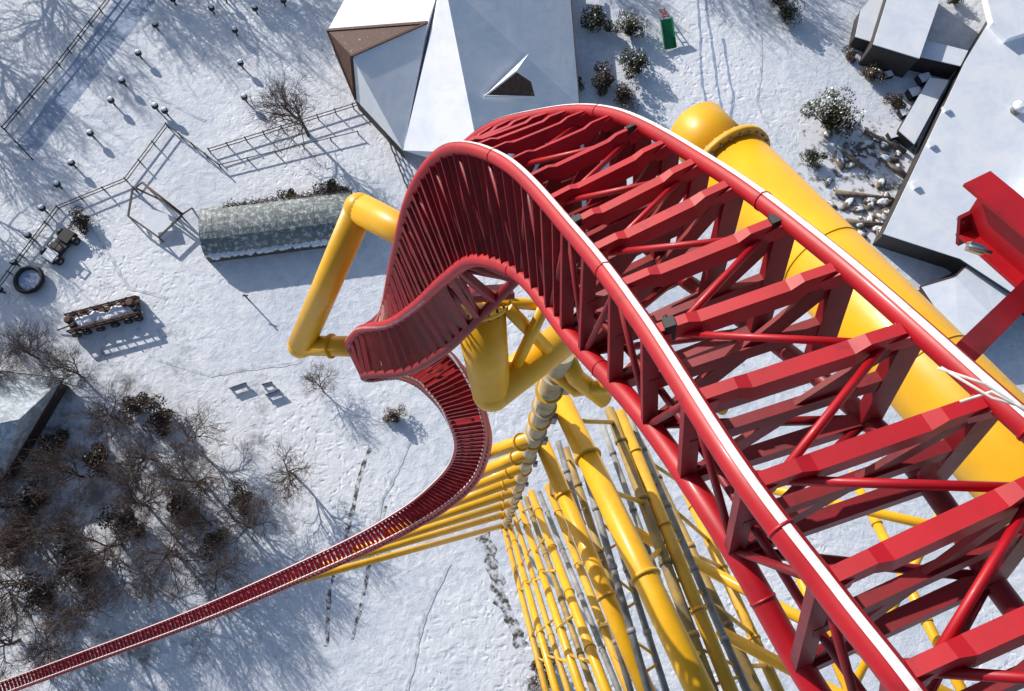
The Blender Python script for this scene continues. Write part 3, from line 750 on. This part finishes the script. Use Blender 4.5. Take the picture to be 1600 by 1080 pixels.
# buggy
bc=G(98,388); u=(G(118,362)-G(80,408)); u.z=0; u.normalize(); u=u*1.35; v=Vector((-u.y,u.x,0))
bg=thing('utility_buggy','small dark buggy parked by the zigzag fence above the trampoline','buggy',bc)
mb=MB(); mb.box(bc+Vector((0,0,.9)),u*2.4,v*.9,(0,0,.3)); mb.box(bc+u*1.5+Vector((0,0,1.35)),u*.8,v*.8,(0,0,.2)); mb.build('body',DARK,bg)
mb=MB(); mb.box(bc-u*.3+Vector((0,0,1.4)),u*.35,v*.8,(0,0,.35)); mb.build('seat',GREYWOOD,bg)
mb=MB(); mb.box(bc-u*1.6+Vector((0,0,1.35)),u*.7,v*.8,(0,0,.14)); mb.build('snow_load',RSNOW,bg)
mb=MB()
for a,b in ((.5,1),(.5,-1),(-.9,1),(-.9,-1)): mb.tube([bc+u*a+v*b*.8+Vector((0,0,1.2)),bc+u*a*.8+v*b*.7+Vector((0,0,2.6))],.09,6)
mb.tube([bc+u*.4+v*.56+Vector((0,0,2.6)),bc+u*.4-v*.56+Vector((0,0,2.6)),bc-u*.72-v*.56+Vector((0,0,2.6)),bc-u*.72+v*.56+Vector((0,0,2.6)),bc+u*.4+v*.56+Vector((0,0,2.6))],.1,6)
mb.build('roll_cage',DARK,bg)
for a in (-1.6,1.6):
    for b in (-1,1):
        c=bc+u*a+v*b*1.15+Vector((0,0,.75)); vn=v.normalized(); mb=MB(); mb.tube([c-vn*.35,c+vn*.35],.75,14); w_=mb.build('wheel',BLACK,bg)
        mb=MB(); mb.tube([c-vn*.37,c+vn*.37],.28,8); mb.build('hub',GREY,w_)
# wagon
wa,wb=G(112,512),G(226,482); u=(wb-wa).normalized(); v=Vector((-u.y,u.x,0)); L=(wb-wa).length; mc=(wa+wb)/2
wg=thing('hay_wagon','long brown open wagon with snowy bed and dark wheels parked on the snow','wagon',mc)
mb=MB(); mb.box(mc+Vector((0,0,1.1)),u*L*.48,v*1.5,(0,0,.14)); mb.build('deck',WOOD,wg)
mb=MB(); 
rg=random.Random(3)
for k in range(18): mb.blob(mc+u*L*(k/17-.5)*.74+v*rg.uniform(-.5,.4)+Vector((0,0,1.4)),rg.uniform(.7,1.05),rg,8,5,.2,.55)
mb.build('snow_load',RSNOW,wg)
for s_ in (-1,1):
    mb=MB()
    mb.sweep([mc+v*1.5*s_-u*L*.48+Vector((0,0,2.4)),mc+v*1.5*s_+u*L*.48+Vector((0,0,2.4))],Vector((0,0,1)),.16,.4)
    mb.sweep([mc+v*1.5*s_-u*L*.48+Vector((0,0,1.7)),mc+v*1.5*s_+u*L*.48+Vector((0,0,1.7))],Vector((0,0,1)),.12,.25)
    for k in range(9): 
        c=mc+v*1.5*s_+u*L*(.96*k/8-.48); mb.tube([c+Vector((0,0,1)),c+Vector((0,0,2.5+.3*(k%2)))],.12,6)
    mb.build('side_rack',WOOD,wg)
for k,(a,b,sz) in enumerate([(-.44,.4,.8),(-.40,-.6,.7),(.40,.5,.85),(.44,-.5,.7),(.30,.8,.6)]):
    c=mc+u*L*a+v*b+Vector((0,0,1.25)); mb=MB(); mb.tube([c,c+Vector((0,0,sz*1.8)),c+Vector((0,0,sz*1.9))],[sz*.8,sz*.8,sz*.5],12); mb.build('barrel',(WOOD,DARK)[k%2],wg)
for k in (-.42,-.28,-.1,.1,.28,.42):
    for s_ in (-1,1):
        c=mc+u*L*k+v*1.85*s_+Vector((0,0,.7)); mb=MB(); mb.tube([c-v*.2,c+v*.2],.72,16); w_=mb.build('wheel',BLACK,wg)
        mb=MB(); mb.tube([c-v*.22,c+v*.22],.26,10); mb.build('hub',GREY,w_)
mb=MB(); mb.tube([wa+Vector((0,0,.9)),wa-u*2.2+Vector((0,0,.4))],.12,6); mb.build('drawbar',DARK,wg)
for x0,y0,x1,y1,l in ((362,612,388,603,'snow covered bench left of the pair near the small sapling'),(412,606,428,602,'upper snow covered bench of the right pair'),(418,622,440,614,'lower snow covered bench of the right pair')):
    a,b=G(x0,y0),G(x1,y1); u=(b-a).normalized(); v=Vector((-u.y,u.x,0)); m_=(a+b)/2; L=(b-a).length
    bn=thing('bench',l,'bench',m_)
    mb=MB(); mb.box(m_+Vector((0,0,.5)),u*L/2,v*.3,(0,0,.06)); mb.build('seat',RSNOW,bn)
    mb=MB(); mb.box(m_+v*.35+Vector((0,0,.85)),u*L/2,v*.05,(0,0,.25)); mb.build('backrest',GREYWOOD,bn)
    for s_ in (-1,1):
        mb=MB(); mb.box(m_+u*L*.42*s_+Vector((0,0,.22)),u*.06,v*.28,(0,0,.22)); mb.build('leg',DARK,bn)
st_=G(390,470); mb=MB(); mb.tube([st_,st_+Vector((0,0,3))],.13,6); mb.tube([st_+Vector((-.5,0,2.4)),st_+Vector((.5,0,2.6))],.1,6); tag(mb.build('marker_post',DARK,None,st_),'lone dark marker post with crossbar below the greenhouse','post')
# ---------------- light, sky, camera
sh=(G(178,250)-G(145,215)); sh.z=0; sh.normalize(); el=math.radians(22)
ld=Vector((sh.x*math.cos(el),sh.y*math.cos(el),-math.sin(el)))
sd=bpy.data.lights.new('sun','SUN'); sd.energy=5.0; sd.angle=math.radians(.5); sd.color=(1,.95,.88)
so=bpy.data.objects.new('sun',sd); col.objects.link(so); so.rotation_euler=ld.to_track_quat('-Z','Y').to_euler(); so.location=(0,0,200)
w=bpy.data.worlds.new('World'); sc.world=w; w.use_nodes=True; nt=w.node_tree
sk=nt.nodes.new('ShaderNodeTexSky'); sk.sky_type='NISHITA'; sk.sun_disc=False; sk.sun_elevation=el; sk.sun_rotation=math.atan2(-ld.x,-ld.y)
nt.links.new(sk.outputs[0],nt.nodes['Background'].inputs[0]); nt.nodes['Background'].inputs[1].default_value=.115
cd=bpy.data.cameras.new('cam'); cd.sensor_width=36; cd.lens=F/1600*36; cd.clip_start=.1; cd.clip_end=6000
co=bpy.data.objects.new('cam',cd); col.objects.link(co)
M=R.to_4x4(); M.translation=CAM; co.matrix_world=M
sc.camera=co
sc.view_settings.view_transform='Standard'; sc.view_settings.look='None'; sc.view_settings.exposure=0
